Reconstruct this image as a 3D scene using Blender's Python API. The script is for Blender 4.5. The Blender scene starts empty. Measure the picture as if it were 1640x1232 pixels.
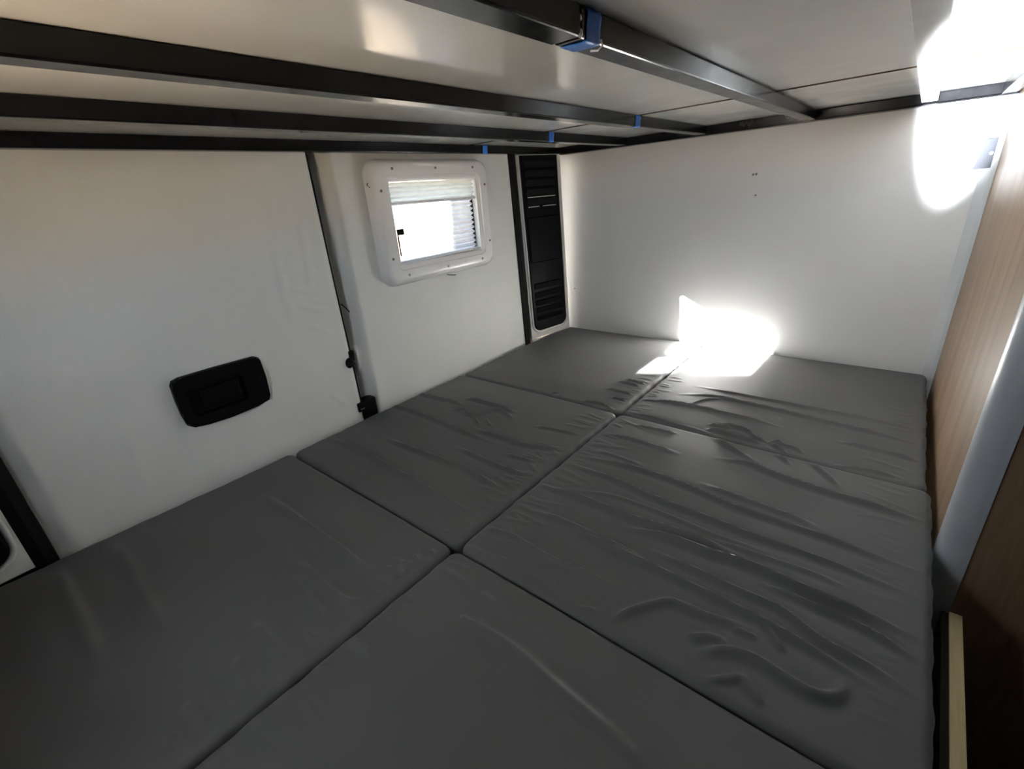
import bpy, bmesh, math, random
import numpy as np
from mathutils import Vector, Matrix, Quaternion

sc = bpy.context.scene
COL = sc.collection
PI = math.pi

# ------------------------------------------------------------------ camera
cam_d = bpy.data.cameras.new('camera')
cam = bpy.data.objects.new('camera', cam_d)
COL.objects.link(cam)
cam.location = (1.1461, -1.7164, 0.5755)
cam.rotation_euler = (math.radians(67.3305), math.radians(4.2852), math.radians(39.2483))
cam_d.sensor_fit = 'HORIZONTAL'
cam_d.sensor_width = 36.0
cam_d.lens = 735.665 / 1640 * 36.0
cam_d.clip_start = 0.01
sc.camera = cam

# ------------------------------------------------------------------ world, sun, added spot, exposure
vs = sc.view_settings
vs.view_transform = 'Standard'
vs.look = 'None'
vs.gamma = 1.0
vs.use_curve_mapping = False
vs.exposure = 1.65
sc.cycles.max_bounces = 9
sc.cycles.diffuse_bounces = 6
sc.cycles.glossy_bounces = 5
sc.cycles.transparent_max_bounces = 12
sc.cycles.sample_clamp_indirect = 12.0
sc.cycles.use_denoising = True

SUN_T = 0.25                                   # tangent of the sun's elevation
SUN_DIR = Vector((0.02, 1.0, -SUN_T)).normalized()
world = bpy.data.worlds.new('sky')
sc.world = world
world.use_nodes = True
wn = world.node_tree.nodes
wl = world.node_tree.links
wn.clear()
w_out = wn.new('ShaderNodeOutputWorld')
w_bg = wn.new('ShaderNodeBackground')
w_bg.inputs['Color'].default_value = (0.80, 0.89, 1.0, 1)      # even bright sky
w_bg.inputs['Strength'].default_value = 6.0
wl.new(w_bg.outputs['Background'], w_out.inputs['Surface'])

sun_d = bpy.data.lights.new('sun', 'SUN')
sun_d.energy = 76.0
sun_d.angle = math.radians(0.5)
sun_d.color = (1.0, 0.985, 0.955)
sun = bpy.data.objects.new('sun', sun_d)
COL.objects.link(sun)
sun.location = (0.5, -6, 3)
sun.rotation_euler = SUN_DIR.to_track_quat('-Z', 'Y').to_euler()

# bodiless cold spot added to make the glare in the far top corner
spot_d = bpy.data.lights.new('added_glare_spot', 'SPOT')
spot_d.energy = 480.0
spot_d.color = (0.88, 0.94, 1.0)
spot_d.shadow_soft_size = 0.012
spot_d.spot_size = math.radians(29)
spot_d.spot_blend = 0.6
spot = bpy.data.objects.new('added_glare_spot', spot_d)
COL.objects.link(spot)
spot.location = (1.117, -1.78, 0.125)
spot.rotation_euler = ((Vector((1.217, 0.0, 0.93)) - spot.location).to_track_quat('-Z', 'Y') @ Quaternion((0, 0, 1), math.radians(-3))).to_euler()
spot.scale = (0.26, 1.0, 1.0)

# daylight entering by the rear-door window and the slit added at the cab end: portals for the sky
def portal(name, loc, direction, sx, sy):
    d = bpy.data.lights.new(name, 'AREA')
    d.shape = 'RECTANGLE'
    d.size, d.size_y = sx, sy
    d.cycles.is_portal = True
    o = bpy.data.objects.new(name, d)
    COL.objects.link(o)
    o.location = loc
    o.rotation_euler = Vector(direction).to_track_quat('-Z', 'Y').to_euler()
portal('window_portal', (-0.13, -0.675, 0.515), (1, 0, 0), 0.42, 0.30)
portal('fill_slit_portal', (3.26, -1.16, 0.75), (-1, 0, 0), 0.42, 0.15)

# ------------------------------------------------------------------ materials
def new_mat(name):
    m = bpy.data.materials.new(name)
    m.use_nodes = True
    nt = m.node_tree
    b = nt.nodes['Principled BSDF']
    return m, nt, b

def coords(nt, scale=(1, 1, 1)):
    tc = nt.nodes.new('ShaderNodeTexCoord')
    mp = nt.nodes.new('ShaderNodeMapping')
    mp.inputs['Scale'].default_value = scale
    nt.links.new(tc.outputs['Object'], mp.inputs['Vector'])
    return mp.outputs['Vector']

def noise(nt, vec, scale, detail=3, rough=0.55):
    n = nt.nodes.new('ShaderNodeTexNoise')
    n.inputs['Scale'].default_value = scale
    n.inputs['Detail'].default_value = detail
    n.inputs['Roughness'].default_value = rough
    nt.links.new(vec, n.inputs['Vector'])
    return n.outputs['Fac']

def ramp(nt, fac, stops):
    r = nt.nodes.new('ShaderNodeValToRGB')
    el = r.color_ramp.elements
    while len(el) < len(stops):
        el.new(0.5)
    for e, (p, c) in zip(el, stops):
        e.position = p
        e.color = (c[0], c[1], c[2], 1) if not isinstance(c, (int, float)) else (c, c, c, 1)
    nt.links.new(fac, r.inputs['Fac'])
    return r.outputs['Color']

def bump(nt, b, fac, strength, dist):
    k = nt.nodes.new('ShaderNodeBump')
    k.inputs['Strength'].default_value = strength
    k.inputs['Distance'].default_value = dist
    nt.links.new(fac, k.inputs['Height'])
    nt.links.new(k.outputs['Normal'], b.inputs['Normal'])

def plain(name, col, rough=0.5, metal=0.0, spec=0.5, var=0.08, vscale=6, bs=0.0, bscale=300, rvar=0.0):
    m, nt, b = new_mat(name)
    v = coords(nt)
    f = noise(nt, v, vscale, 4)
    c = ramp(nt, f, [(0.3, [x * (1 - var) for x in col]), (0.7, [min(1, x * (1 + var)) for x in col])])
    nt.links.new(c, b.inputs['Base Color'])
    b.inputs['Metallic'].default_value = metal
    b.inputs['Specular IOR Level'].default_value = spec
    if rvar:
        f2 = noise(nt, v, vscale * 4, 5)
        r = ramp(nt, f2, [(0.35, max(0.02, rough - rvar)), (0.7, rough + rvar)])
        nt.links.new(r, b.inputs['Roughness'])
    else:
        b.inputs['Roughness'].default_value = rough
    if bs:
        bump(nt, b, noise(nt, v, bscale, 2), bs, 0.002)
    return m

M = {}
M['door'] = plain('sprayed_white_door', (0.69, 0.70, 0.675), 0.55, var=0.03, vscale=4, bs=0.25, bscale=260)
M['wall'] = plain('white_panel', (0.72, 0.72, 0.71), 0.36, var=0.02, vscale=2, bs=0.03, bscale=90)
M['board'] = plain('white_melamine', (0.70, 0.70, 0.665), 0.13, var=0.025, vscale=3, bs=0.015, bscale=40, rvar=0.05)
M['strip'] = plain('white_strip', (0.72, 0.70, 0.67), 0.3, var=0.04, vscale=30)
M['black_steel'] = plain('black_painted_steel', (0.007, 0.007, 0.009), 0.20, spec=0.3, var=0.15, vscale=12, rvar=0.04)
M['weld'] = plain('bare_weld', (0.45, 0.44, 0.42), 0.35, metal=0.8, var=0.2, vscale=120)
M['black_plastic'] = plain('black_plastic', (0.0045, 0.0045, 0.005), 0.45, spec=0.08, var=0.15, vscale=30, bs=0.05, bscale=500)
M['rubber'] = plain('black_rubber', (0.007, 0.007, 0.007), 0.7, spec=0.1, var=0.2, vscale=30)
M['white_plastic'] = plain('white_plastic', (0.86, 0.86, 0.85), 0.18, var=0.01, vscale=8)
M['pillar'] = plain('white_pillar_paint', (0.66, 0.66, 0.63), 0.35, var=0.03, vscale=8)
M['screw'] = plain('grey_screw', (0.20, 0.20, 0.20), 0.35, metal=0.7, var=0.2, vscale=200)
M['alu'] = plain('grey_profile', (0.42, 0.44, 0.47), 0.35, metal=0.0, spec=0.6, var=0.04, vscale=10)
M['trim'] = plain('pale_grey_trim', (0.55, 0.57, 0.58), 0.4, var=0.03, vscale=10)
M['tape'] = plain('blue_tape', (0.015, 0.16, 0.62), 0.45, var=0.25, vscale=60, bs=0.3, bscale=200)
M['ply'] = plain('shaded_plywood', (0.022, 0.016, 0.011), 0.7, spec=0.1, var=0.15, vscale=10)  # near-black: the deep shade beside the bed is put into the colour
M['dark_floor'] = plain('dark_floor', (0.05, 0.035, 0.025), 0.5, var=0.2, vscale=10)
M['van'] = plain('van_lining', (0.05, 0.05, 0.05), 0.6, var=0.05, vscale=3)
M['ground'] = plain('sandy_ground', (0.53, 0.37, 0.22), 0.9, var=0.2, vscale=0.6)
M['chip'] = plain('chipboard_edge', (0.09, 0.055, 0.03), 0.8, var=0.3, vscale=200)
M['patch'] = plain('dark_patch', (0.022, 0.026, 0.042), 0.5, var=0.1, vscale=40)

def wood(name, dark, mid, light, scale, rough):
    m, nt, b = new_mat(name)
    v = coords(nt, scale)
    f1 = noise(nt, v, 3.0, 6, 0.62)
    v2 = coords(nt, tuple(s * 4 for s in scale))
    f2 = noise(nt, v2, 4.0, 4, 0.7)
    mx = nt.nodes.new('ShaderNodeMath'); mx.operation = 'MULTIPLY_ADD'
    mx.inputs[1].default_value = 0.4
    nt.links.new(f2, mx.inputs[0])
    m2 = nt.nodes.new('ShaderNodeMath'); m2.operation = 'MULTIPLY'; m2.inputs[1].default_value = 0.6
    nt.links.new(f1, m2.inputs[0]); nt.links.new(m2.outputs[0], mx.inputs[2])
    c = ramp(nt, mx.outputs[0], [(0.36, dark), (0.5, mid), (0.63, light)])
    nt.links.new(c, b.inputs['Base Color'])
    b.inputs['Roughness'].default_value = rough
    bump(nt, b, mx.outputs[0], 0.15, 0.001)
    return m
M['wood'] = wood('oak_decor', (0.16, 0.094, 0.048), (0.25, 0.155, 0.086), (0.33, 0.215, 0.125), (5.5, 5.5, 0.45), 0.38)
M['pine'] = wood('pine_batten', (0.58, 0.43, 0.20), (0.68, 0.53, 0.28), (0.74, 0.60, 0.35), (14, 0.8, 14), 0.55)

def fabric():
    m, nt, b = new_mat('charcoal_fabric')
    v = coords(nt)
    f = noise(nt, v, 5, 4)
    c = ramp(nt, f, [(0.3, (0.079, 0.078, 0.077)), (0.7, (0.091, 0.090, 0.0885))])
    nt.links.new(c, b.inputs['Base Color'])
    b.inputs['Roughness'].default_value = 0.62
    b.inputs['Specular IOR Level'].default_value = 0.35
    b.inputs['Sheen Weight'].default_value = 0.12
    b.inputs['Sheen Roughness'].default_value = 0.45
    v2 = coords(nt, (1, 1, 1))
    bump(nt, b, noise(nt, v2, 700, 2), 0.12, 0.0006)
    return m
M['fabric'] = fabric()

def pane_mat(name, col, mix, glossy):
    m = bpy.data.materials.new(name); m.use_nodes = True
    nt = m.node_tree; nt.nodes.clear()
    o = nt.nodes.new('ShaderNodeOutputMaterial')
    t = nt.nodes.new('ShaderNodeBsdfTransparent')
    mx = nt.nodes.new('ShaderNodeMixShader')
    if glossy:
        g = nt.nodes.new('ShaderNodeBsdfGlossy'); g.inputs['Roughness'].default_value = 0.02
        fr = nt.nodes.new('ShaderNodeFresnel'); fr.inputs['IOR'].default_value = 1.45
        nt.links.new(fr.outputs[0], mx.inputs[0])
        t.inputs['Color'].default_value = (*col, 1)
        nt.links.new(t.outputs[0], mx.inputs[1]); nt.links.new(g.outputs[0], mx.inputs[2])
    else:
        d = nt.nodes.new('ShaderNodeBsdfDiffuse'); d.inputs['Color'].default_value = (*col, 1)
        tl = nt.nodes.new('ShaderNodeBsdfTranslucent'); tl.inputs['Color'].default_value = (*col, 1)
        m2 = nt.nodes.new('ShaderNodeMixShader'); m2.inputs[0].default_value = 0.5
        nt.links.new(d.outputs[0], m2.inputs[1]); nt.links.new(tl.outputs[0], m2.inputs[2])
        tc = nt.nodes.new('ShaderNodeTexCoord')
        n = nt.nodes.new('ShaderNodeTexNoise'); n.inputs['Scale'].default_value = 60
        nt.links.new(tc.outputs['Object'], n.inputs['Vector'])
        mr = nt.nodes.new('ShaderNodeMapRange')
        mr.inputs['To Min'].default_value = mix - 0.06; mr.inputs['To Max'].default_value = mix + 0.06
        nt.links.new(n.outputs['Fac'], mr.inputs['Value'])
        nt.links.new(mr.outputs[0], mx.inputs[0])
        nt.links.new(t.outputs[0], mx.inputs[1]); nt.links.new(m2.outputs[0], mx.inputs[2])
    nt.links.new(mx.outputs[0], o.inputs['Surface'])
    return m
M['glass'] = pane_mat('window_pane', (0.93, 0.95, 0.96), 0, True)
M['screen'] = pane_mat('pleated_screen', (0.55, 0.57, 0.61), 0.55, False)
M['blind'] = pane_mat('blind_fabric', (0.62, 0.65, 0.66), 0.92, False)

# ------------------------------------------------------------------ helpers
def obj(name, verts, faces, mat, parent=None, smooth=False, kind=None):
    me = bpy.data.meshes.new(name)
    me.from_pydata([tuple(map(float, v)) for v in verts], [], faces)
    me.update()
    if smooth:
        me.polygons.foreach_set('use_smooth', [True] * len(me.polygons))
    me.materials.append(mat)
    o = bpy.data.objects.new(name, me)
    COL.objects.link(o)
    if parent:
        o.parent = parent
    if kind:
        o['kind'] = kind
    return o

def bm_obj(name, bm, mat, parent=None, smooth=False, kind=None):
    bmesh.ops.recalc_face_normals(bm, faces=bm.faces[:])
    me = bpy.data.meshes.new(name)
    bm.to_mesh(me); bm.free()
    if smooth:
        me.polygons.foreach_set('use_smooth', [True] * len(me.polygons))
    me.materials.append(mat)
    o = bpy.data.objects.new(name, me)
    COL.objects.link(o)
    if parent:
        o.parent = parent
    if kind:
        o['kind'] = kind
    return o

def add_box(bm, lo, hi, bev=0.0, seg=2, mtx=None):
    r = bmesh.ops.create_cube(bm, size=1.0)
    vs_ = r['verts']
    c = [(a + b) / 2 for a, b in zip(lo, hi)]
    s = [b - a for a, b in zip(lo, hi)]
    for v in vs_:
        v.co = Vector((c[0] + v.co.x * s[0], c[1] + v.co.y * s[1], c[2] + v.co.z * s[2]))
    if bev:
        es = list({e for v in vs_ for e in v.link_edges})
        r2 = bmesh.ops.bevel(bm, geom=es, offset=bev, segments=seg, affect='EDGES', profile=0.5)
        vs_ = list({v for f in r2['faces'] for v in f.verts} | {v for v in vs_ if v.is_valid})
    if mtx is not None:
        for v in vs_:
            v.co = mtx @ v.co
    return vs_

def box(name, lo, hi, mat, parent=None, bev=0.0, kind=None, mtx=None, seg=2):
    bm = bmesh.new()
    add_box(bm, lo, hi, bev, seg, mtx)
    return bm_obj(name, bm, mat, parent, False, kind)

def boxes(name, lst, mat, parent=None, bev=0.0, kind=None):
    bm = bmesh.new()
    for lo, hi in lst:
        add_box(bm, lo, hi, bev)
    return bm_obj(name, bm, mat, parent, False, kind)

def cyl(name, p0, p1, r, mat, parent=None, n=12, r1=None, bev=0.0):
    p0, p1 = Vector(p0), Vector(p1)
    bm = bmesh.new()
    d = p1 - p0
    bmesh.ops.create_cone(bm, cap_ends=True, segments=n, radius1=r, radius2=r if r1 is None else r1, depth=d.length)
    q = d.to_track_quat('Z', 'Y').to_matrix().to_4x4()
    bm.transform(Matrix.Translation((p0 + p1) / 2) @ q)
    return bm_obj(name, bm, mat, parent)

def tube(name, pts, r, mat, parent=None, n=8):
    pts = [Vector(p) for p in pts]
    verts, faces = [], []
    for i, p in enumerate(pts):
        d = (pts[min(i + 1, len(pts) - 1)] - pts[max(i - 1, 0)]).normalized()
        a = d.orthogonal().normalized(); b = d.cross(a)
        for k in range(n):
            t = 2 * PI * k / n
            verts.append(p + a * (r * math.cos(t)) + b * (r * math.sin(t)))
    for i in range(len(pts) - 1):
        for k in range(n):
            faces.append((i * n + k, i * n + (k + 1) % n, (i + 1) * n + (k + 1) % n, (i + 1) * n + k))
    faces.append(tuple(range(n))[::-1]); faces.append(tuple((len(pts) - 1) * n + k for k in range(n)))
    return obj(name, verts, faces, mat, parent, True)

def rrect(u0, u1, v0, v1, r, n=6):
    out = []
    for cx, cy, a0 in ((u1 - r, v1 - r, 0), (u0 + r, v1 - r, PI / 2), (u0 + r, v0 + r, PI), (u1 - r, v0 + r, 1.5 * PI)):
        for k in range(n + 1):
            a = a0 + PI / 2 * k / n
            out.append((cx + r * math.cos(a), cy + r * math.sin(a)))
    return out

def loft(name, loops, mat, parent=None, cap0=False, cap1=False, smooth=False, ring=False, kind=None):
    n = len(loops[0])
    verts = [p for L in loops for p in L]
    faces = []
    m = len(loops)
    for i in range(m if ring else m - 1):
        j = (i + 1) % m
        for k in range(n):
            faces.append((i * n + k, i * n + (k + 1) % n, j * n + (k + 1) % n, j * n + k))
    if cap0: faces.append(tuple(range(n))[::-1])
    if cap1: faces.append(tuple((m - 1) * n + k for k in range(n)))
    bm = bmesh.new()
    bv = [bm.verts.new(Vector(p)) for p in verts]
    for f in faces:
        bm.faces.new([bv[i] for i in f])
    return bm_obj(name, bm, mat, parent, smooth, kind)

def prism(name, poly, axis, a, b, mat, parent=None, kind=None, bev=0.0):
    def mk(p, w):
        if axis == 0: return (w, p[0], p[1])
        if axis == 1: return (p[0], w, p[1])
        return (p[0], p[1], w)
    loops = [[mk(p, a) for p in poly], [mk(p, b) for p in poly]]
    o = loft(name, loops, mat, parent, True, True, kind=kind)
    if bev:
        bm = bmesh.new(); bm.from_mesh(o.data)
        bmesh.ops.bevel(bm, geom=bm.edges[:], offset=bev, segments=2, affect='EDGES')
        bm.to_mesh(o.data); bm.free()
    return o

def empty(name, loc=(0, 0, 0)):
    o = bpy.data.objects.new(name, None)
    COL.objects.link(o)
    o.location = loc
    o.empty_display_size = 0.05
    return o

def thing(name, label, cat, group=None):
    o = empty(name)
    return tag(o, label, cat, group)

def tag(o, label, cat, group=None):
    o['label'] = label; o['category'] = cat
    if group: o['group'] = group
    return o

def smooth01(x):
    x = np.clip(x, 0, 1)
    return x * x * (3 - 2 * x)

def catmull(pts, step=0.006):
    P = np.array(pts, float).reshape(-1, 2)
    if len(P) == 2:
        n = max(2, int(np.linalg.norm(P[1] - P[0]) / step))
        return P[0] + np.linspace(0, 1, n + 1)[:, None] * (P[1] - P[0])
    Q = np.vstack([2 * P[0] - P[1], P, 2 * P[-1] - P[-2]])
    out = []
    for i in range(1, len(Q) - 2):
        p0, p1, p2, p3 = Q[i - 1:i + 3]
        n = max(2, int(np.linalg.norm(p2 - p1) / step))
        t = np.linspace(0, 1, n, endpoint=False)[:, None]
        out.append(0.5 * ((2 * p1) + (-p0 + p2) * t + (2 * p0 - 5 * p1 + 4 * p2 - p3) * t * t + (-p0 + 3 * p1 - 3 * p2 + p3) * t ** 3))
    out.append(P[-1:])
    return np.vstack(out)

def ridge_field(U, V, ridges):
    H = np.zeros_like(U)
    for A, w, flat in ridges:
        A = A / 1000.0; w = w / 1000.0
        C = catmull(flat)
        reach = 4 * w
        m = (U > C[:, 0].min() - reach) & (U < C[:, 0].max() + reach) & (V > C[:, 1].min() - reach) & (V < C[:, 1].max() + reach)
        if not m.any():
            continue
        u, v = U[m], V[m]
        best = np.full(u.shape, 1e9); tt = np.zeros(u.shape); sg = np.zeros(u.shape)
        seg = np.linalg.norm(np.diff(C, axis=0), axis=1)
        S = np.concatenate([[0], np.cumsum(seg)])
        for i in range(len(C) - 1):
            a, d = C[i], C[i + 1] - C[i]
            L2 = d @ d + 1e-12
            t = np.clip(((u - a[0]) * d[0] + (v - a[1]) * d[1]) / L2, 0, 1)
            dx = u - a[0] - t * d[0]; dy = v - a[1] - t * d[1]
            q = dx * dx + dy * dy
            k = q < best
            best[k] = q[k]; tt[k] = (S[i] + t[k] * seg[i]) / S[-1]; sg[k] = dy[k]
        # steeper on one flank, as cloth folds lie over
        x2 = best / (w * w * np.where(sg < 0, 1.25, 0.8))
        taper = smooth01(np.minimum(tt, 1 - tt) / 0.22) * 0.92 + 0.08
        q = A * taper * (1.25 * np.exp(-x2) - 0.25 * np.exp(-x2 / 5.0))
        H[m] = np.where(np.abs(q) > np.abs(H[m]), q, H[m] + 0.25 * q)
    return H

def slab(name, us, vs_, top, bot, mp, mat, parent=None, keep=None, kind=None):
    """closed sheet: grid of us x vs_, front heights top, back heights bot, mapped into space by mp(u, v, h)"""
    nu, nv = len(us), len(vs_)
    U, V = (us, vs_) if us.ndim == 2 else np.meshgrid(us, vs_, indexing='ij')
    nu, nv = U.shape
    T = mp(U, V, top); B = mp(U, V, bot)
    verts = np.vstack([np.stack([a.ravel() for a in T], 1), np.stack([a.ravel() for a in B], 1)])
    idx = np.arange(nu * nv).reshape(nu, nv)
    K = np.ones((nu - 1, nv - 1), bool) if keep is None else keep
    off = nu * nv
    faces = []
    I, J = np.nonzero(K)
    q = np.stack([idx[I, J], idx[I + 1, J], idx[I + 1, J + 1], idx[I, J + 1]], 1)
    faces += q.tolist()
    faces += (q[:, ::-1] + off).tolist()
    Kp = np.pad(K, 1)
    for di, dj, a, c in ((-1, 0, (0, 1), (0, 0)), (1, 0, (1, 0), (1, 1)), (0, -1, (0, 0), (1, 0)), (0, 1, (1, 1), (0, 1))):
        e = ~Kp[I + 1 + di, J + 1 + dj]
        p_ = idx[I[e] + a[0], J[e] + a[1]]; q_ = idx[I[e] + c[0], J[e] + c[1]]
        faces += np.stack([q_ + off, p_ + off, p_, q_], 1)[:, ::-1].tolist()
    used = np.zeros(2 * off, bool)
    F = np.array(faces)
    used[F.ravel()] = True
    remap = np.cumsum(used) - 1
    verts = verts[used]
    faces = remap[F].tolist()
    o = obj(name, verts, faces, mat, parent, True, kind)
    bm = bmesh.new(); bm.from_mesh(o.data)
    bmesh.ops.recalc_face_normals(bm, faces=bm.faces[:])
    for e in bm.edges:
        if len(e.link_faces) == 2 and e.calc_face_angle(0) > 0.9:
            e.smooth = False
    bm.to_mesh(o.data); bm.free()
    return o

RNG = np.random.default_rng(7)
random.seed(5)

# ------------------------------------------------------------------ the shell of the van
def structure(o):
    o['kind'] = 'structure'
    return o

YN = -1.95          # inner face of the side wall behind the camera
structure(box('ground', (-40, -40, -1.25), (40, 40, -1.2), M['ground']))
structure(box('floor', (-0.12, YN, -0.66), (3.2, 0.04, -0.62), M['dark_floor']))
structure(box('ceiling', (-0.12, YN, 1.25), (3.2, 0.04, 1.29), M['van']))
structure(box('wall_far', (0.0, 0.0, -0.62), (3.2, 0.03, 1.25), M['wall']))
# front end of the living space, with an unseen slit added to brighten the doors
structure(boxes('wall_right', [((3.2, YN, -0.66), (3.24, 0.04, 0.71)), ((3.2, YN, 0.79), (3.24, 0.04, 1.29)),
                               ((3.2, YN, 0.71), (3.24, -1.34, 0.79)), ((3.2, -0.98, 0.71), (3.24, 0.04, 0.79))], M['van']))

# rear end of the van behind the doors, with the window hole
structure(boxes('wall_rear', [((-0.12, YN, -0.62), (-0.075, -0.90, 1.25)), ((-0.12, -0.45, -0.62), (-0.075, 0.03, 1.25)),
                              ((-0.12, -0.90, -0.62), (-0.075, -0.45, 0.37)), ((-0.12, -0.90, 0.66), (-0.075, -0.45, 1.25))], M['van']))

# side wall behind the camera its unseen opening shaped to outline the sunlit area
zs = 1.95 * SUN_T
xo = -0.02 * 1.95
TL, TR, BR, BL = (0.53 + xo, 0.169 + zs), (0.852 + xo, 0.0 + zs), (0.852 + xo, -0.241 * SUN_T + zs), (0.548 + xo, -0.385 * SUN_T + zs)
bm = bmesh.new()
x0, x1, z0, z1 = 0.40, 0.90, 0.30, 0.72
for lo, hi in [((-0.12, YN - 0.012, -0.62), (x0, YN, 1.25)), ((x1, YN - 0.012, -0.62), (3.24, YN, 1.25)),
               ((x0, YN - 0.012, -0.62), (x1, YN, z0)), ((x0, YN - 0.012, z1), (x1, YN, 1.25))]:
    add_box(bm, lo, hi)
for poly in ([(x0, z1), (x1, z1), TR, TL], [(x1, z1), (x1, z0), BR, TR], [(x1, z0), (x0, z0), BL, BR], [(x0, z0), (x0, z1), TL, BL]):
    a = [bm.verts.new((p[0], YN, p[1])) for p in poly]
    b = [bm.verts.new((p[0], YN - 0.012, p[1])) for p in poly]
    bm.faces.new(a); bm.faces.new(b[::-1])
    for k in range(4):
        bm.faces.new((a[k], b[k], b[(k + 1) % 4], a[(k + 1) % 4]))
add_box(bm, (TL[0] - 0.01, YN - 0.012, zs - 0.056), (TL[0] + 0.040, YN, zs - 0.040))     # two added tabs that notch the sunlit outline
add_box(bm, (TL[0] + 0.12, YN - 0.012, zs - 0.092), (TL[0] + 0.16, YN, zs - 0.074))
bm_obj('wall_near', bm, M['van'], kind='structure')

# ------------------------------------------------------------------ rear doors (left hand wall)
def door_map(u, v, h):
    return h, u, v

DOOR_WR = [ # soft creases of the lining, along (Y, Z)
 (2.0, 10, [-1.181,0.641,-1.208,0.494,-1.212,0.376,-1.20,0.30]), (1.6, 9, [-1.13,0.56,-1.137,0.45,-1.15,0.36]),
 (1.5, 6, [-1.19,0.36,-1.14,0.335,-1.11,0.325]), (1.5, 6, [-1.20,0.40,-1.15,0.385,-1.115,0.375]),
 (1.2, 6, [-1.17,0.30,-1.12,0.27]), (1.2, 7, [-1.16,0.11,-1.12,0.05]), (1.4, 9, [-1.27,0.10,-1.24,0.04]),
 (3.0, 26, [-1.70,0.62,-1.672,0.46,-1.68,0.36,-1.74,0.28]), (2.0, 22, [-1.74,0.36,-1.60,0.31,-1.50,0.30]),
 (2.0, 14, [-1.60,0.21,-1.595,0.12,-1.60,0.05]), (1.5, 30, [-1.30,0.66,-1.40,0.45,-1.52,0.36]),
]
us = np.linspace(-1.768, -1.0775, 140)
zs_ = np.concatenate([np.linspace(-0.6, -0.06, 20), np.linspace(-0.05, 0.76, 170), np.linspace(0.8, 1.2, 10)])
U, V = np.meshgrid(us, zs_, indexing='ij')
top = 1.7 * ridge_field(U, V, DOOR_WR)
top += 0.0025 * np.sin(7 * U + 3 * V) * np.cos(5 * V - 2 * U)
top -= 0.016 * (1 - smooth01((U + 1.768) / 0.035))
top -= 0.004 * (1 - smooth01((-1.0775 - U) / 0.012))
d1 = slab('door_1', us, zs_, top, np.full_like(U, -0.03), door_map, M['door'], kind='structure')

us = np.concatenate([np.linspace(-1.066, -1.0, 30), np.linspace(-0.995, -0.31, 120), np.linspace(-0.305, -0.27, 8)])
U, V = np.meshgrid(us, zs_, indexing='ij')
# the edge strip beside the black seam is sunk and rolls up to the door's face
lean = -0.036 * (V / 0.7)
Ue = np.where(U > -0.9, U + lean * smooth01((U + 0.9) / 0.6), U)
top = -0.042 * (1 - smooth01((U + 1.062) / 0.052))
top += 0.0018 * np.sin(6 * U - 4 * V) - 0.010 * (1 - smooth01((-0.27 - U) / 0.02))
top += 0.022 * np.exp(-((U + 1.050) / 0.010) ** 2 - ((V - 0.165) / 0.036) ** 4)
uc = (us[1:] + us[:-1]) / 2; vc = (zs_[1:] + zs_[:-1]) / 2
UC, VC = np.meshgrid(uc, vc, indexing='ij')
keep = ~((UC > -0.885) & (UC < -0.512) & (VC > 0.392) & (VC < 0.642))
d2 = slab('door_2', Ue, V, top, np.full_like(U, -0.06), door_map, M['door'], keep=keep, kind='structure')

# seals: black seam between the doors, rubber at the outer edges
structure(loft('trim_1', [[(-0.045, -1.0775, -0.6), (-0.004, -1.0775, -0.6), (-0.004, -1.0725, -0.6), (-0.045, -1.060, -0.6)],
                [(-0.045, -1.0775, 0.15), (-0.004, -1.0775, 0.15), (-0.003, -1.0715, 0.15), (-0.045, -1.060, 0.15)],
                [(-0.045, -1.0775, 0.45), (-0.004, -1.0775, 0.45), (-0.004, -1.0735, 0.45), (-0.045, -1.060, 0.45)],
                [(-0.045, -1.0775, 0.6), (-0.004, -1.0775, 0.6), (-0.004, -1.0715, 0.6), (-0.045, -1.060, 0.6)],
                [(-0.045, -1.0775, 1.2), (-0.004, -1.0775, 1.2), (-0.004, -1.071, 1.2), (-0.045, -1.060, 1.2)]], M['rubber'], None, True, True))
def seal(name, ya, yb, lean_):
    L = []
    for z in np.linspace(-0.6, 1.2, 19):
        k = lean_ * z / 0.7
        L.append([(-0.05, ya + k, z), (0.004, ya + k, z), (0.010, (ya + yb) / 2 + k, z), (0.004, yb + k, z), (-0.05, yb + k, z)])
    return structure(loft(name, L, M['rubber'], None, True, True))
seal('trim_2', -0.292, -0.252, -0.036)
seal('trim_3', -1.797, -1.765, 0.0)

# plate handle of the left door
hp = [(-1.494, .263), (-1.480, .267), (-1.406, .2675), (-1.325, .266), (-1.316, .261), (-1.313, .253), (-1.311, .209), (-1.314, .163), (-1.319, .153), (-1.348, .1465),
      (-1.409, .1435), (-1.457, .146), (-1.484, .151), (-1.495, .160), (-1.499, .185), (-1.500, .223), (-1.499, .254)]
hcx, hcz = -1.405, 0.207
def hl(s, x, dz=0):
    return [(x, hcx + (a - hcx) * s, hcz + (b - hcz) * s + dz) for a, b in hp]
h = empty('handle_plate', (0, 0, 0)); h.parent = d1; h['label'] = 'black plastic pull handle plate'
loft('plate', [hl(1.0, -0.004), hl(1.0, 0.010), hl(0.985, 0.013)], M['black_plastic'], h, True, False)
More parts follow.
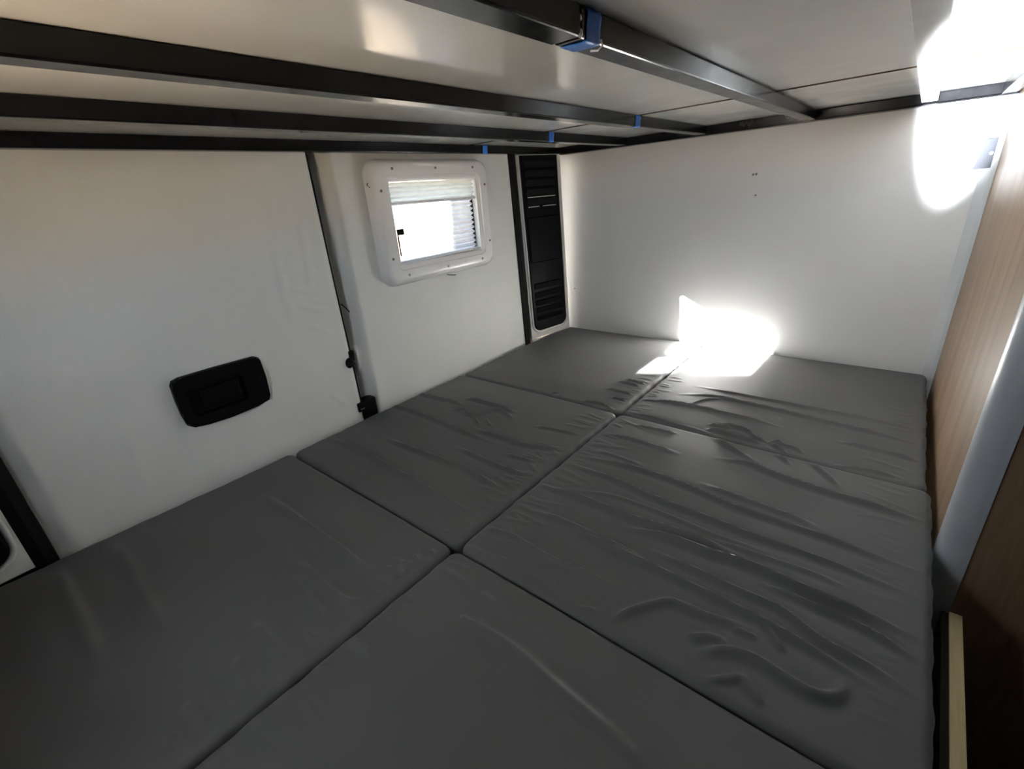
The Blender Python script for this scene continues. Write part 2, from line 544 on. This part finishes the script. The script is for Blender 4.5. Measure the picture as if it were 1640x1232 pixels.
# the plate's face with a sunk tray
face_o = hl(0.985, 0.013)
tray_pts = rrect(-1.478, -1.362, 0.172, 0.240, 0.012, 4)
def to_ring(poly, n=60):
    P = np.array(poly + poly[:1]); s = np.concatenate([[0], np.cumsum(np.linalg.norm(np.diff(P, axis=0), axis=1))])
    t = np.linspace(0, s[-1], n, endpoint=False)
    R_ = np.stack([np.interp(t, s, P[:, 0]), np.interp(t, s, P[:, 1])], 1)
    a = np.arctan2(R_[:, 1] - hcz, R_[:, 0] - hcx)
    return R_[np.argsort(a)]
def ang_ring(poly, n=72):
    """points of the outline met by rays from the plate's middle, so two outlines pair up"""
    P = np.array(poly + poly[:1]); out = []
    for k in range(n):
        a = 2 * PI * k / n; d = np.array([math.cos(a), math.sin(a)])
        best = None
        for p, q in zip(P[:-1], P[1:]):
            e = q - p; den = d[0] * e[1] - d[1] * e[0]
            if abs(den) < 1e-12: continue
            w = p - np.array([hcx, hcz])
            t = (w[0] * e[1] - w[1] * e[0]) / den; s = (w[0] * d[1] - w[1] * d[0]) / den
            if t > 0 and -1e-6 <= s <= 1 + 1e-6 and (best is None or t > best): best = t
        out.append((hcx + d[0] * best, hcz + d[1] * best))
    return out
ro = ang_ring([(p[1], p[2]) for p in face_o]); ri = ang_ring(tray_pts)
ri2 = [(hcx + (a - hcx) * 0.95, hcz + (b - hcz) * 0.93) for a, b in ri]
loft('face', [[(0.0128, a, b) for a, b in ro], [(0.0128, a, b) for a, b in ri], [(0.001, a, b) for a, b in ri2]], M['black_plastic'], h, False, True)
box('grip', (0.003, -1.455, 0.186), (0.0115, -1.372, 0.228), M['black_plastic'], h, 0.003)
cyl('screw_hole', (0.0115, -1.325, 0.209), (0.0136, -1.325, 0.209), 0.0055, M['rubber'], h, 14)
bpy.data.objects['plate'].name = 'plate'

# catch and latch in the seam, on the right door
lk = empty('door_catch'); lk.parent = d2; lk['label'] = 'black door catch in the seam'
loft('catch_body', [[(x, -1.087 + r * math.cos(a) * 0.8, 0.170 + r * math.sin(a)) for a in np.linspace(0, 2 * PI, 16, endpoint=False)]
                    for x, r in ((-0.02, 0.015), (0.004, 0.015), (0.009, 0.011))], M['black_plastic'], lk, True, True)
box('catch_arm', (-0.02, -1.082, 0.172), (0.004, -1.066, 0.202), M['black_plastic'], lk, 0.003)
box('catch_bar', (0.007, -1.098, 0.164), (0.012, -1.074, 0.169), M['black_steel'], lk, 0.001)
lt = empty('door_latch'); lt.parent = d2; lt['label'] = 'black latch block at the foot of the seam'
box('latch_block', (-0.03, -1.080, -0.01), (0.006, -1.030, 0.046), M['black_plastic'], lt, 0.004)
box('latch_tongue', (0.0, -1.093, 0.018), (0.010, -1.066, 0.046), M['black_plastic'], lt, 0.003)
box('latch_glint', (0.010, -1.088, 0.026), (0.0112, -1.076, 0.029), M['weld'], lt, 0.0004)
tube('seam_wire', [(0.003, -1.074, 0.335), (0.006, -1.066, 0.325), (0.0, -1.052, 0.308)], 0.0017, M['rubber'], d2, 6)

# ------------------------------------------------------------------ window of the right door
W1 = structure(empty('window_1'))
def wl_(u0, u1, v0, v1, r, x):
    return [(x, a, b) for a, b in rrect(u0, u1, v0, v1, r, 8)]
loft('window_frame', [wl_(-0.932, -0.458, 0.344, 0.687, 0.045, -0.004),
                      wl_(-0.928, -0.462, 0.348, 0.684, 0.042, 0.008),
                      wl_(-0.921, -0.469, 0.355, 0.678, 0.036, 0.023),
                      wl_(-0.915, -0.475, 0.361, 0.672, 0.032, 0.029),
                      wl_(-0.907, -0.483, 0.368, 0.665, 0.028, 0.0305),
                      wl_(-0.888, -0.511, 0.390, 0.644, 0.022, 0.0305),
                      wl_(-0.886, -0.513, 0.392, 0.642, 0.020, 0.0275),
                      wl_(-0.875, -0.524, 0.402, 0.631, 0.008, 0.0275),
                      wl_(-0.871, -0.528, 0.406, 0.627, 0.005, 0.024),
                      wl_(-0.869, -0.530, 0.408, 0.625, 0.004, -0.050),
                      wl_(-0.93, -0.46, 0.344, 0.687, 0.045, -0.050)], M['white_plastic'], W1, smooth=True)
bm = bmesh.new(); bm.from_mesh(bpy.data.objects['window_frame'].data)
for e in bm.edges:
    if len(e.link_faces) == 2 and e.calc_face_angle(0) > 0.75: e.smooth = False
bm.to_mesh(bpy.data.objects['window_frame'].data); bm.free()
for (y, z) in [(-0.856, .660), (-.699, .660), (-.541, .660), (-.491, .608), (-.489, .430), (-.535, .376), (-.695, .375), (-.853, .375), (-.901, .427), (-.903, .606)]:
    s = cyl('frame_screw', (0.0295, y, z), (0.0318, y, z), 0.0042, M['screw'], W1, 10, 0.0036)
box('pane', (-0.046, -0.869, 0.408), (-0.042, -0.530, 0.625), M['glass'], W1)
# folded blind stack under the head of the window
n = 4
zt, zb = 0.626, 0.574
prof = []
for k in range(2 * n + 1):
    prof.append((0.019 if k % 2 == 0 else 0.008, zt + (zb - zt) * k / (2 * n)))
back = [(x - 0.0012, z) for x, z in prof[::-1]]
poly = prof + back
loft('pleated_blind', [[(x, -0.868, z) for x, z in poly], [(x, -0.531, z) for x, z in poly]], M['blind'], W1, True, True)
box('blind_rail', (0.006, -0.869, 0.567), (0.020, -0.530, 0.575), M['white_plastic'], W1, 0.002)
# pulled-down pleated screen
n = 11
zt, zb = 0.567, 0.409
prof = [(0.022 if k % 2 == 0 else 0.006, zt + (zb - zt) * k / (2 * n)) for k in range(2 * n + 1)]
poly = prof + [(x - 0.0006, z) for x, z in prof[::-1]]
loft('pleated_screen', [[(x, -0.868, z) for x, z in poly], [(x, -0.546, z) for x, z in poly]], M['screen'], W1, True, True)
box('side_channel', (-0.041, -0.5385, 0.4085), (0.005, -0.5305, 0.5665), M['rubber'], W1, 0.001)
box('screen_rail', (-0.004, -0.869, 0.4075), (0.023, -0.530, 0.415), M['trim'], W1, 0.001)
wlh = box('window_latch', (0.0225, -0.869, 0.488), (0.028, -0.846, 0.504), M['black_plastic'], W1, 0.002)
box('latch_bar', (0.0225, -0.869, 0.430), (0.0255, -0.865, 0.490), M['black_plastic'], wlh, 0.001)
tube('wire_twist', [(0.012, -0.690, 0.347), (0.026, -0.684, 0.345), (0.030, -0.668, 0.343)], 0.0014, M['rubber'], W1, 6)
tube('wire_twist', [(0.010, -0.926, 0.628), (0.016, -0.934, 0.622), (0.014, -0.925, 0.616)], 0.0014, M['rubber'], W1, 6)

# ------------------------------------------------------------------ louvred vent panels on the corner pillars
def vent(label, base, tdir, lean_, mirror=False):
    root = thing('vent_panel', label, 'vent', 'vent panels beside the rear doors')
    t = Vector((tdir[0], tdir[1], 0)).normalized()
    nrm = Vector((t.y, -t.x, 0)) if not mirror else Vector((-t.y, t.x, 0))
    def P(u, z, w):
        b = Vector((base[0], base[1], 0)) + t * u + nrm * w
        return Vector((b.x, b.y + lean_ * z / 0.7, z))
    def bx(name, u0, u1, z0, z1, w0, w1, mat, par=root, tilt=0.0, bev=0.0015):
        bm = bmesh.new()
        vs2 = add_box(bm, (u0, z0, w0), (u1, z1, w1), bev, 1)
        zc, wc = (z0 + z1) / 2, (w0 + w1) / 2
        for v in vs2:
            u, z, w = v.co
            dz, dw = z - zc, w - wc
            z = zc + dz * math.cos(tilt) - dw * math.sin(tilt)
            w = wc + dz * math.sin(tilt) + dw * math.cos(tilt)
            v.co = P(u, z, w)
        return bm_obj(name, bm, mat, par)
    bx('surround', -0.014, 0.222, -0.003, 0.699, -0.05, 0.0, M['pillar'], bev=0.002)
    def ring(u0, u1, z0, z1, r, w):
        L = []
        for cx_, cy_, a0, rr in ((u1 - .003, z1 - .003, 0, .003), (u0 + .003, z1 - .003, PI / 2, .003), (u0 + r, z0 + r, PI, r), (u1 - r, z0 + r, 1.5 * PI, r)):
            for k in range(9):
                a = a0 + PI / 2 * k / 8
                L.append(P(cx_ + rr * math.cos(a), cy_ + rr * math.sin(a), w))
        return L
    loft('rim', [ring(0.000, 0.208, 0.020, 0.6985, 0.045, -0.001), ring(0.002, 0.206, 0.022, 0.6985, 0.043, 0.008), ring(0.006, 0.202, 0.026, 0.698, 0.039, 0.009),
                 ring(0.009, 0.199, 0.029, 0.6975, 0.036, 0.004), ring(0.010, 0.198, 0.030, 0.697, 0.035, -0.001)], M['pillar'], root, smooth=True)
    c = loft('cover', [ring(0.010, 0.198, 0.030, 0.697, 0.035, -0.002), ring(0.011, 0.197, 0.031, 0.6965, 0.034, 0.006), ring(0.016, 0.192, 0.036, 0.695, 0.030, 0.008)], M['black_plastic'], root, True, True)
    for zc in (0.6665, 0.635, 0.6045, 0.572, 0.538, 0.216, 0.181, 0.148, 0.116, 0.085):
        bx('slat', 0.026, 0.178, zc - 0.012, zc + 0.012, 0.0085, 0.0125, M['black_plastic'], tilt=0.28)
    bx('plain_plate', 0.020, 0.186, 0.312, 0.484, 0.007, 0.0125, M['black_plastic'], bev=0.004)
    bx('slot', 0.030, 0.174, 0.5525, 0.5555, 0.0095, 0.0115, M['pillar'], bev=0.0005)
    bx('slot', 0.030, 0.086, 0.5185, 0.5215, 0.0095, 0.0115, M['pillar'], bev=0.0005)
    bx('slot', 0.104, 0.174, 0.5185, 0.5215, 0.0095, 0.0115, M['pillar'], bev=0.0005)
    return root
vent('tall black louvred vent panel in the corner by the white far wall', (0.002, -0.243), (0.040, 0.195), -0.038)
vent('black vent panel in a pale surround, cut off at the left edge of the picture', (0.004, -1.800), (0.02, -0.2), 0.0, True)

# ------------------------------------------------------------------ trim and small things on the far wall
structure(prism('trim_4', [(1.252, -0.0005), (1.2785, -0.0005), (1.2785, -0.020), (1.270, -0.016)], 2, -0.1, 0.70, M['trim']))
def wscrew(x, z, r, label):
    o = thing('wall_screw', label, 'screw', 'small screws in the far wall')
    cyl('head', (x, 0.001, z), (x, -0.002, z), r, M['screw'], o, 10, r * 0.8)
    box('slot', (x - r * 0.7, -0.0026, z - r * 0.12), (x + r * 0.7, -0.0018, z + r * 0.12), M['rubber'], o)
wscrew(0.729, 0.571, 0.0035, 'small grey screw, left one of the upper pair in the white far wall')
wscrew(0.738, 0.572, 0.0042, 'small grey screw, right one of the upper pair in the white far wall')
wscrew(0.743, 0.510, 0.0032, 'single small grey screw below the pair in the white far wall')
wscrew(0.060, 0.170, 0.0030, 'tiny screw low on the far wall beside the vent panel')
br = thing('corner_patch', 'dark bracket high on the far wall in the corner with the wood panel', 'patch')  # small near-black blue plate with a slanted outline, set in the corner
prism('patch_plate', [(1.246, 0.607), (1.2775, 0.613), (1.2775, 0.545), (1.236, 0.542)], 1, -0.001, -0.014, M['patch'], br)
cyl('patch_disc', (1.262, -0.013, 0.577), (1.262, -0.016, 0.577), 0.004, M['screw'], br, 10)

# ------------------------------------------------------------------ wardrobe (wood panel at the right)
wd = thing('wardrobe', 'wood-decor wardrobe with rounded grey corner post at the right of the bed', 'wardrobe')
box('side_panel', (1.279, -0.842, -0.62), (1.294, -0.001, 1.24), M['wood'], wd)
box('front_panel', (1.3085, -0.872, -0.62), (2.05, -0.857, 1.24), M['wood'], wd)
box('inner_panel', (2.035, -0.856, -0.62), (2.05, -0.001, 1.24), M['wood'], wd)
cx, cy, r = 1.3085, -0.842, 0.033
prof = [(cx - r + 0.002, cy + 0.004), (cx - r, cy + 0.002)]
for k in range(13):
    a = PI + PI / 2 * k / 12
    prof.append((cx + r * math.cos(a), cy + r * math.sin(a)))
prof += [(cx + 0.004, cy - r - 0.001), (cx + 0.005, cy - r + 0.006), (cx, cy)]
o = loft('corner_post', [[(a, b, -0.62) for a, b in prof], [(a, b, 1.24) for a, b in prof]], M['alu'], wd, True, True, smooth=True)
bm = bmesh.new(); bm.from_mesh(o.data)
for e in bm.edges:
    if len(e.link_faces) == 2 and e.calc_face_angle(0) > 0.5: e.smooth = False
bm.to_mesh(o.data); bm.free()
o['label'] = 'rounded grey corner post'

# ------------------------------------------------------------------ bed base and pale batten
bb = thing('bed_platform', 'plywood bed base with shade put into its colour, under the grey cushions', 'bed base')
box('platform', (0.012, -1.90, -0.122), (1.272, -0.002, -0.1035), M['ply'], bb)
sb = thing('bed_side_board', 'upright board with shade put into its dark colour, beside the pale batten at the right edge of the bed', 'board')
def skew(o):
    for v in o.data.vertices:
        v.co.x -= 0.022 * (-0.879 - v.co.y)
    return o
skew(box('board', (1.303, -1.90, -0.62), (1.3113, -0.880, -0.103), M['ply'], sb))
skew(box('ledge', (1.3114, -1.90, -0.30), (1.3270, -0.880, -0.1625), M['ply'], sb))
for y in (-1.80, -1.0, -0.2):
    box('support', (0.02, y - 0.01, -0.62), (1.27, y + 0.01, -0.123), M['ply'], bb)
bt = box('pine_batten', (1.3115, -1.90, -0.161), (1.3275, -0.879, -0.100), M['pine'], None, 0.001)
skew(bt)
tag(bt, 'pale pine batten lying along the right edge of the bed', 'batten')

# ------------------------------------------------------------------ cushions
WR = [
 (2.5,7,[0.742,-0.407,0.902,-0.406,1.073,-0.404,1.263,-0.41]),
 (3.5,7,[0.721,-0.487,0.807,-0.456,0.974,-0.462,1.131,-0.476,1.259,-0.484]),
 (3,6,[0.638,-0.568,0.75,-0.545,0.853,-0.547,0.925,-0.548,0.997,-0.554]),
 (2,5,[0.768,-0.539,0.791,-0.489,0.827,-0.459]),
 (3,6,[1.107,-0.562,1.182,-0.562,1.259,-0.566]),
 (5,7,[0.848,-0.663,0.862,-0.651,0.936,-0.658,0.982,-0.656]),
 (4,6,[0.865,-0.607,0.93,-0.613,0.957,-0.638,0.99,-0.645]),
 (4,6,[0.99,-0.645,1.019,-0.665,1.042,-0.687]),
 (4,6,[0.984,-0.662,1.021,-0.7,1.044,-0.725]),
 (4,7,[1.057,-0.665,1.089,-0.702,1.134,-0.76]),
 (3,5,[0.843,-0.629,0.898,-0.618]),
 (3,6,[0.982,-0.656,1.001,-0.625,1.013,-0.637,1.038,-0.64,1.06,-0.657]),
 (4,6,[1.103,-0.676,1.148,-0.664,1.188,-0.66,1.223,-0.658]),
 (5,8,[0.63,-0.659,0.77,-0.667,0.857,-0.674,0.919,-0.715,0.99,-0.754]),
 (5,8,[0.913,-0.78,0.969,-0.768,1.029,-0.784,1.103,-0.795,1.179,-0.798,1.267,-0.795]),
 (2.5,6,[0.692,-0.727,0.801,-0.716]),
 (3,6,[0.655,-0.803,0.727,-0.801,0.835,-0.805]),
 (4.5,7,[0.646,-0.927,0.779,-0.912,0.888,-0.916,0.986,-0.935,1.068,-0.937,1.141,-0.939,1.214,-0.941,1.275,-0.938]),
 (4.5,7,[0.643,-0.974,0.753,-0.973,0.867,-0.988,0.961,-0.993,1.043,-0.999,1.132,-0.998,1.209,-0.998,1.261,-0.997]),
 (5.5,8,[0.644,-1.07,0.749,-1.066,0.853,-1.066,0.923,-1.058,0.981,-1.056,1.047,-1.058]),
 (6.5,9,[0.848,-1.097,0.911,-1.081,0.989,-1.078,1.054,-1.071,1.133,-1.077,1.202,-1.077,1.259,-1.079]),
 (5,7.5,[0.688,-1.147,0.771,-1.146,0.847,-1.148,0.914,-1.15]),
 (5,7.5,[0.739,-1.151,0.803,-1.154,0.898,-1.157,0.995,-1.162,1.077,-1.166,1.148,-1.175,1.224,-1.189]),
 (3.5,7,[0.918,-0.891,1.021,-0.903,1.086,-0.909,1.127,-0.916]),
 (2,6,[0.716,-1.049,0.781,-1.025,0.857,-1.021,0.928,-1.024,0.989,-1.029,1.085,-1.024]),
 (2,6,[0.668,-0.885,0.793,-0.892]),
 (4,7,[0.614,-1.24,0.692,-1.231,0.778,-1.236,0.843,-1.23,0.903,-1.228]),
 (4.5,7,[0.899,-1.124,0.983,-1.128,1.048,-1.131,1.107,-1.133,1.161,-1.155,1.214,-1.161,1.262,-1.173]),
 (2.5,6,[0.982,-1.041,1.046,-1.039,1.127,-1.035,1.181,-1.037]),
 (4,7,[1.072,-1.097,1.137,-1.1,1.203,-1.103,1.262,-1.118]),
 (4.5,8,[0.918,-1.292,0.936,-1.255,0.97,-1.212,0.989,-1.204,1.029,-1.201,1.082,-1.186]),
 (4,8,[1.018,-1.248,1.042,-1.231,1.064,-1.228]),
 (5,9,[1.032,-1.267,1.06,-1.241,1.093,-1.23,1.127,-1.234,1.158,-1.237,1.18,-1.227,1.191,-1.196]),
 (3,6,[1.092,-1.167,1.114,-1.189,1.125,-1.202]),
 (3,6,[1.06,-1.201,1.092,-1.198]),
 (4,6,[0.847,-1.287,0.866,-1.293,0.899,-1.282]),
 (3.5,7,[1.05,-1.299,1.072,-1.279,1.093,-1.258]),
 (4,6,[0.627,-1.293,0.669,-1.291,0.709,-1.284,0.732,-1.28]),
 (2,5,[0.738,-1.295,0.783,-1.283,0.845,-1.268]),
 (3,8,[1.086,-1.259,1.102,-1.27,1.119,-1.287]),
 (2.5,9,[0.743,-1.409,0.791,-1.404,0.848,-1.403,0.9,-1.409,0.954,-1.414,0.993,-1.416,1.022,-1.417]),
 (1.5,5,[0.735,-1.356,0.77,-1.361]),
 (1.5,8,[0.931,-1.422,0.988,-1.42,1.037,-1.422]),
 (2.5,6,[0.741,-1.41,0.768,-1.408]),
 (3,7,[0.631,-1.531,0.651,-1.525,0.687,-1.526]),
 (2,6,[0.614,-1.525,0.641,-1.488]),
 (4,7,[-0.027,-0.884,0.098,-0.878,0.218,-0.869]),
 (4.5,7,[-0.055,-0.998,0.052,-0.986,0.164,-0.985,0.321,-0.992,0.433,-0.991]),
 (4,7,[0.345,-0.961,0.442,-0.963,0.531,-0.957,0.604,-0.918]),
 (4.5,8,[0.168,-1.125,0.235,-1.128,0.342,-1.123,0.448,-1.119,0.529,-1.124,0.598,-1.131]),
 (3.5,7,[0.37,-1.058,0.475,-1.064,0.55,-1.065,0.599,-1.056]),
 (5,8,[0.018,-1.209,0.188,-1.207,0.345,-1.214,0.435,-1.218,0.518,-1.224,0.605,-1.221]),
 (5,7,[0.18,-0.831,0.258,-0.826,0.382,-0.829]),
 (4,6,[0.203,-0.916,0.259,-0.901,0.347,-0.944]),
 (5,7,[0.223,-0.905,0.283,-0.906,0.323,-0.846,0.4,-0.862]),
 (3,5,[0.329,-0.904,0.373,-0.928]),
 (2.5,6,[0.472,-0.868,0.533,-0.855,0.598,-0.842]),
 (2.5,6,[0.497,-1.019,0.58,-1.004]),
 (2,5,[0.391,-0.699,0.389,-0.67,0.404,-0.646]),
 (4,6,[0.491,-0.666,0.56,-0.66,0.613,-0.675]),
 (2.5,5,[0.518,-0.554,0.605,-0.553]),
 (2.5,5,[0.56,-0.603,0.605,-0.6]),
 (2.5,5,[0.52,-0.487,0.598,-0.488]),
 (2.5,5,[0.534,-0.456,0.603,-0.463]),
 (5,9,[0.161,-1.437,0.325,-1.436,0.478,-1.435,0.591,-1.436]),
 (2.5,14,[0.039,-1.691,0.166,-1.686,0.28,-1.692,0.413,-1.688]),
 (3,15,[0.04,-1.774,0.172,-1.769,0.296,-1.767,0.38,-1.768]),
 (2.5,9,[0.441,-1.518,0.518,-1.523,0.591,-1.53]),
 (2,8,[0.525,-1.641,0.595,-1.65]),
 (2.5,9,[0.485,-1.6,0.543,-1.6,0.596,-1.6]),
 (2.5,8,[0.416,-1.495,0.558,-1.495,0.596,-1.468]),
 (2,9,[0.538,-1.71,0.596,-1.702]),
 (3,6,[0.563,-1.409,0.604,-1.416]),
 (2.5,6,[0.573,-1.386,0.606,-1.399]),
 (2.5,6,[0.579,-1.365,0.611,-1.372]),
 (2,5,[0.594,-1.338,0.619,-1.346]),
]

WRS = [(a * 1.9, w * 0.80, p) for a, w, p in WR]
gath = []
def gather(xs, side, ya, yb, n, A, l0, l1):
    for _ in range(n):
        y = RNG.uniform(ya, yb); L = RNG.uniform(l0, l1); s = RNG.normal(0, 0.22)
        x_a = xs + side * 0.012
        gath.append((A * RNG.uniform(0.5, 1.2), RNG.uniform(3.5, 5.5), [x_a, y, x_a + side * L * 0.5, y + s * L * 0.5 + RNG.normal(0, .003), x_a + side * L, y + s * L]))
gather(0.623, -1, -1.29, -0.70, 46, 1.6, 0.025, 0.09)
gather(0.627, 1, -1.29, -0.70, 46, 1.5, 0.025, 0.10)
gather(0.623, -1, -0.66, -0.35, 14, 1.5, 0.02, 0.07)
gather(0.627, 1, -0.66, -0.35, 14, 1.5, 0.02, 0.06)
gather(0.623, -1, -1.75, -1.34, 22, 1.6, 0.02, 0.08)
gather(0.627, 1, -1.70, -1.34, 16, 1.4, 0.02, 0.08)
gather(1.256, -1, -1.28, -0.30, 30, 1.1, 0.03, 0.09)

def edge_axis(a, b, step, r):
    e = r * (1 - np.cos(np.linspace(0, PI / 2, 9)))
    n = max(2, int((b - a - 2 * r) / step))
    return np.concatenate([a + e, np.linspace(a + r, b - r, n + 1)[1:-1], (b - e)[::-1]])

def cushion(label, xa, xb, ya, yb, lift, step=0.0026, puff=0.003):
    r, rc, T = 0.013, 0.020, 0.1
    us = edge_axis(xa, xb, step, r); vv = edge_axis(ya, yb, step, r)
    U, V = np.meshgrid(us, vv, indexing='ij')
    cxm, cym = (xa + xb) / 2, (ya + yb) / 2
    hx, hy = (xb - xa) / 2 - rc, (yb - ya) / 2 - rc
    qx, qy = np.abs(U - cxm) - hx, np.abs(V - cym) - hy
    both = (qx > 0) & (qy > 0)
    dl = np.where(both, np.hypot(np.maximum(qx, 0), np.maximum(qy, 0)), np.maximum(qx, qy))
    d = rc - dl
    out = both & (d < 0)
    k = np.where(out, rc / np.maximum(dl, 1e-9), 1.0)
    U = np.where(out, cxm + np.sign(U - cxm) * (hx + qx * k), U)
    V = np.where(out, cym + np.sign(V - cym) * (hy + qy * k), V)
    d = np.maximum(d, 0)
    rr = np.clip(1 - d / r, 0, 1)
    top = -r * (1 - np.sqrt(np.maximum(0, 1 - rr ** 2)))
    top -= puff * (1 - smooth01(d / 0.11))
    fade = smooth01((d - 0.004) / 0.022)
    top += fade * ridge_field(U, V, WRS)
    top += fade * ridge_field(U, V, gath)
    top += 0.0014 * np.sin(9 * U + 4) * np.sin(8 * V + xa * 5)
    top += lift
    # the cover's edge bulges and puckers a little
    wob = 0.0009 * np.sin(V * 61 + U * 43) + 0.0006 * np.sin(V * 143 + 1.7 + U * 29)
    nearx = np.exp(-((np.minimum(U - xa, xb - U)) / 0.02) ** 2) * np.sign(U - cxm)
    U2 = U + nearx * (wob - 0.0012)
    def mp(u, v, h_):
        return u, v, h_
    o = slab('seat_cushion', U2, V, top, np.full_like(U, -T), mp, M['fabric'])
    return tag(o, label, 'cushion', 'charcoal bed cushions')
cushion('charcoal fabric cushion in the far left corner, touching the vent panel', 0.0135, 0.6240, -0.6808, -0.004, 0.0)
cushion('charcoal fabric cushion in the far right corner, against the wood panel', 0.6260, 1.266, -0.6808, -0.004, -0.001)
cushion('wrinkled charcoal cushion in the middle row beside the rear doors', 0.0135, 0.6240, -1.306, -0.6812, 0.001)
cushion('heavily creased charcoal cushion in the middle row at the right edge of the bed', 0.6260, 1.2735, -1.306, -0.6812, 0.002)
cushion('smooth dark cushion nearest the camera at the left, below the door handle', 0.0135, 0.6240, -1.90, -1.309, 0.003)
cushion('smooth charcoal cushion nearest the camera at the bottom right', 0.6260, 1.2725, -1.90, -1.309, 0.004)

# ------------------------------------------------------------------ bunk overhead: steel frame, boards, tape
bf = thing('bunk_bed', 'black steel tube framework of the bunk bed overhead', 'bed')
def beam(name, x0, x1, y0, y1):
    return box(name, (x0, y0, 0.700), (x1, y1, 0.725), M['black_steel'], bf, 0.0022)
YB = -1.92
b4 = beam('beam', -0.008, 0.022, YB, -0.0325)
b3 = beam('beam', 0.284, 0.314, YB, -0.0325)
b2 = beam('beam', 0.559, 0.589, YB, -0.0325)
b1 = beam('beam', 0.853, 0.883, -1.281, -0.0325)
b1b = beam('beam', 0.8515, 0.8845, YB, -1.2825)
beam('side_beam', 1.2475, 1.2745, YB, -0.0325)
box('end_beam', (-0.008, -0.032, 0.700), (1.2775, -0.001, 0.725), M['black_steel'], bf, 0.0022)
box('angle_flange', (0.03, -0.040, 0.697), (1.2775, -0.0005, 0.7005), M['black_steel'], bf, 0.0008)
# weld beads where the near beam is spliced
for k, (dy, z, rr) in enumerate([(0, .703, .0032), (.001, .7085, .0024), (-.001, .714, .0026), (.001, .7195, .002), (-.003, .701, .0022), (.004, .7015, .0018)]):
    bm = bmesh.new(); bmesh.ops.create_icosphere(bm, subdivisions=1, radius=rr)
    bm.transform(Matrix.Translation((0.8838, -1.282 + dy, z)) @ Matrix.Diagonal((0.6, 0.8, 1.1, 1)))
    bm_obj('weld_bead', bm, M['weld'] if k in (0, 2, 4) else M['black_steel'], b1, True)
def tape(beam_o, xf, ya, yb, wrap, label):
    """a strip down the beam's side and a little round its lower edge"""
    n = 7; L = []
    ys = np.linspace(ya, yb, n)
    path = [(xf - 0.0002, 0.7245), (xf + 0.0011, 0.720), (xf + 0.0006, 0.711), (xf + 0.0012, 0.703), (xf + 0.0004, 0.6996), (xf - 0.006, 0.6990), (xf - wrap, 0.6992)]
    verts, faces = [], []
    for i, y in enumerate(ys):
        for j, (x, z) in enumerate(path):
            verts.append((x + 0.0005 * math.sin(i * 2.3 + j), y + 0.0012 * math.sin(j * 1.7), z))
    m = len(path)
    for i in range(n - 1):
        for j in range(m - 1):
            faces.append((i * m + j, i * m + j + 1, (i + 1) * m + j + 1, (i + 1) * m + j))
    o = obj('tape', verts, faces, M['tape'], beam_o, True)
    md = o.modifiers.new('thick', 'SOLIDIFY'); md.thickness = 0.0004; md.offset = 0
    o['label'] = label
    return o
tape(b1, 0.883, -1.272, -1.247, 0.028, 'crumpled blue masking tape by the splice')
tape(b2, 0.589, -0.553, -0.525, 0.012, 'blue masking tape on the beam')
tape(b3, 0.314, -0.520, -0.495, 0.006, 'blue masking tape on the beam')
tape(b4, 0.022, -0.476, -0.453, 0.004, 'blue masking tape on the beam')
# loose curl of the tape by the splice
tube('tape_curl', [(0.884, -1.2465, 0.7035), (0.8845, -1.2445, 0.6985), (0.880, -1.2455, 0.6955), (0.874, -1.249, 0.696)], 0.0011, M['white_plastic'], b1, 5)

SEAM = -0.520
far = box('bunk_board', (-0.008, SEAM + 0.0100, 0.7255), (1.2745, -0.001, 0.7435), M['board'], None, 0.0008)
tag(far, 'narrow glossy white board of the bunk, next to the far wall', 'board', 'bunk boards')
near = box('bunk_board', (-0.008, YB, 0.7255), (1.2745, SEAM - 0.0100, 0.7435), M['board'], None, 0.0008)
tag(near, 'wide glossy white board of the bunk overhead, nearest the camera', 'board', 'bunk boards')
box('edge_band', (-0.008, SEAM + 0.0085, 0.7254), (1.2745, SEAM + 0.0100, 0.7435), M['chip'], far)['label'] = 'raw brown chipboard edge'
box('edge_band', (-0.008, SEAM - 0.0100, 0.7254), (1.2745, SEAM - 0.0085, 0.7435), M['chip'], near)['label'] = 'raw brown chipboard edge'
st = box('cover_strip', (1.1065, YB, 0.7035), (1.1375, -0.060, 0.7253), M['strip'], None, 0.0015)
tag(st, 'white strip of wood fixed under the bunk boards at the upper right', 'strip')
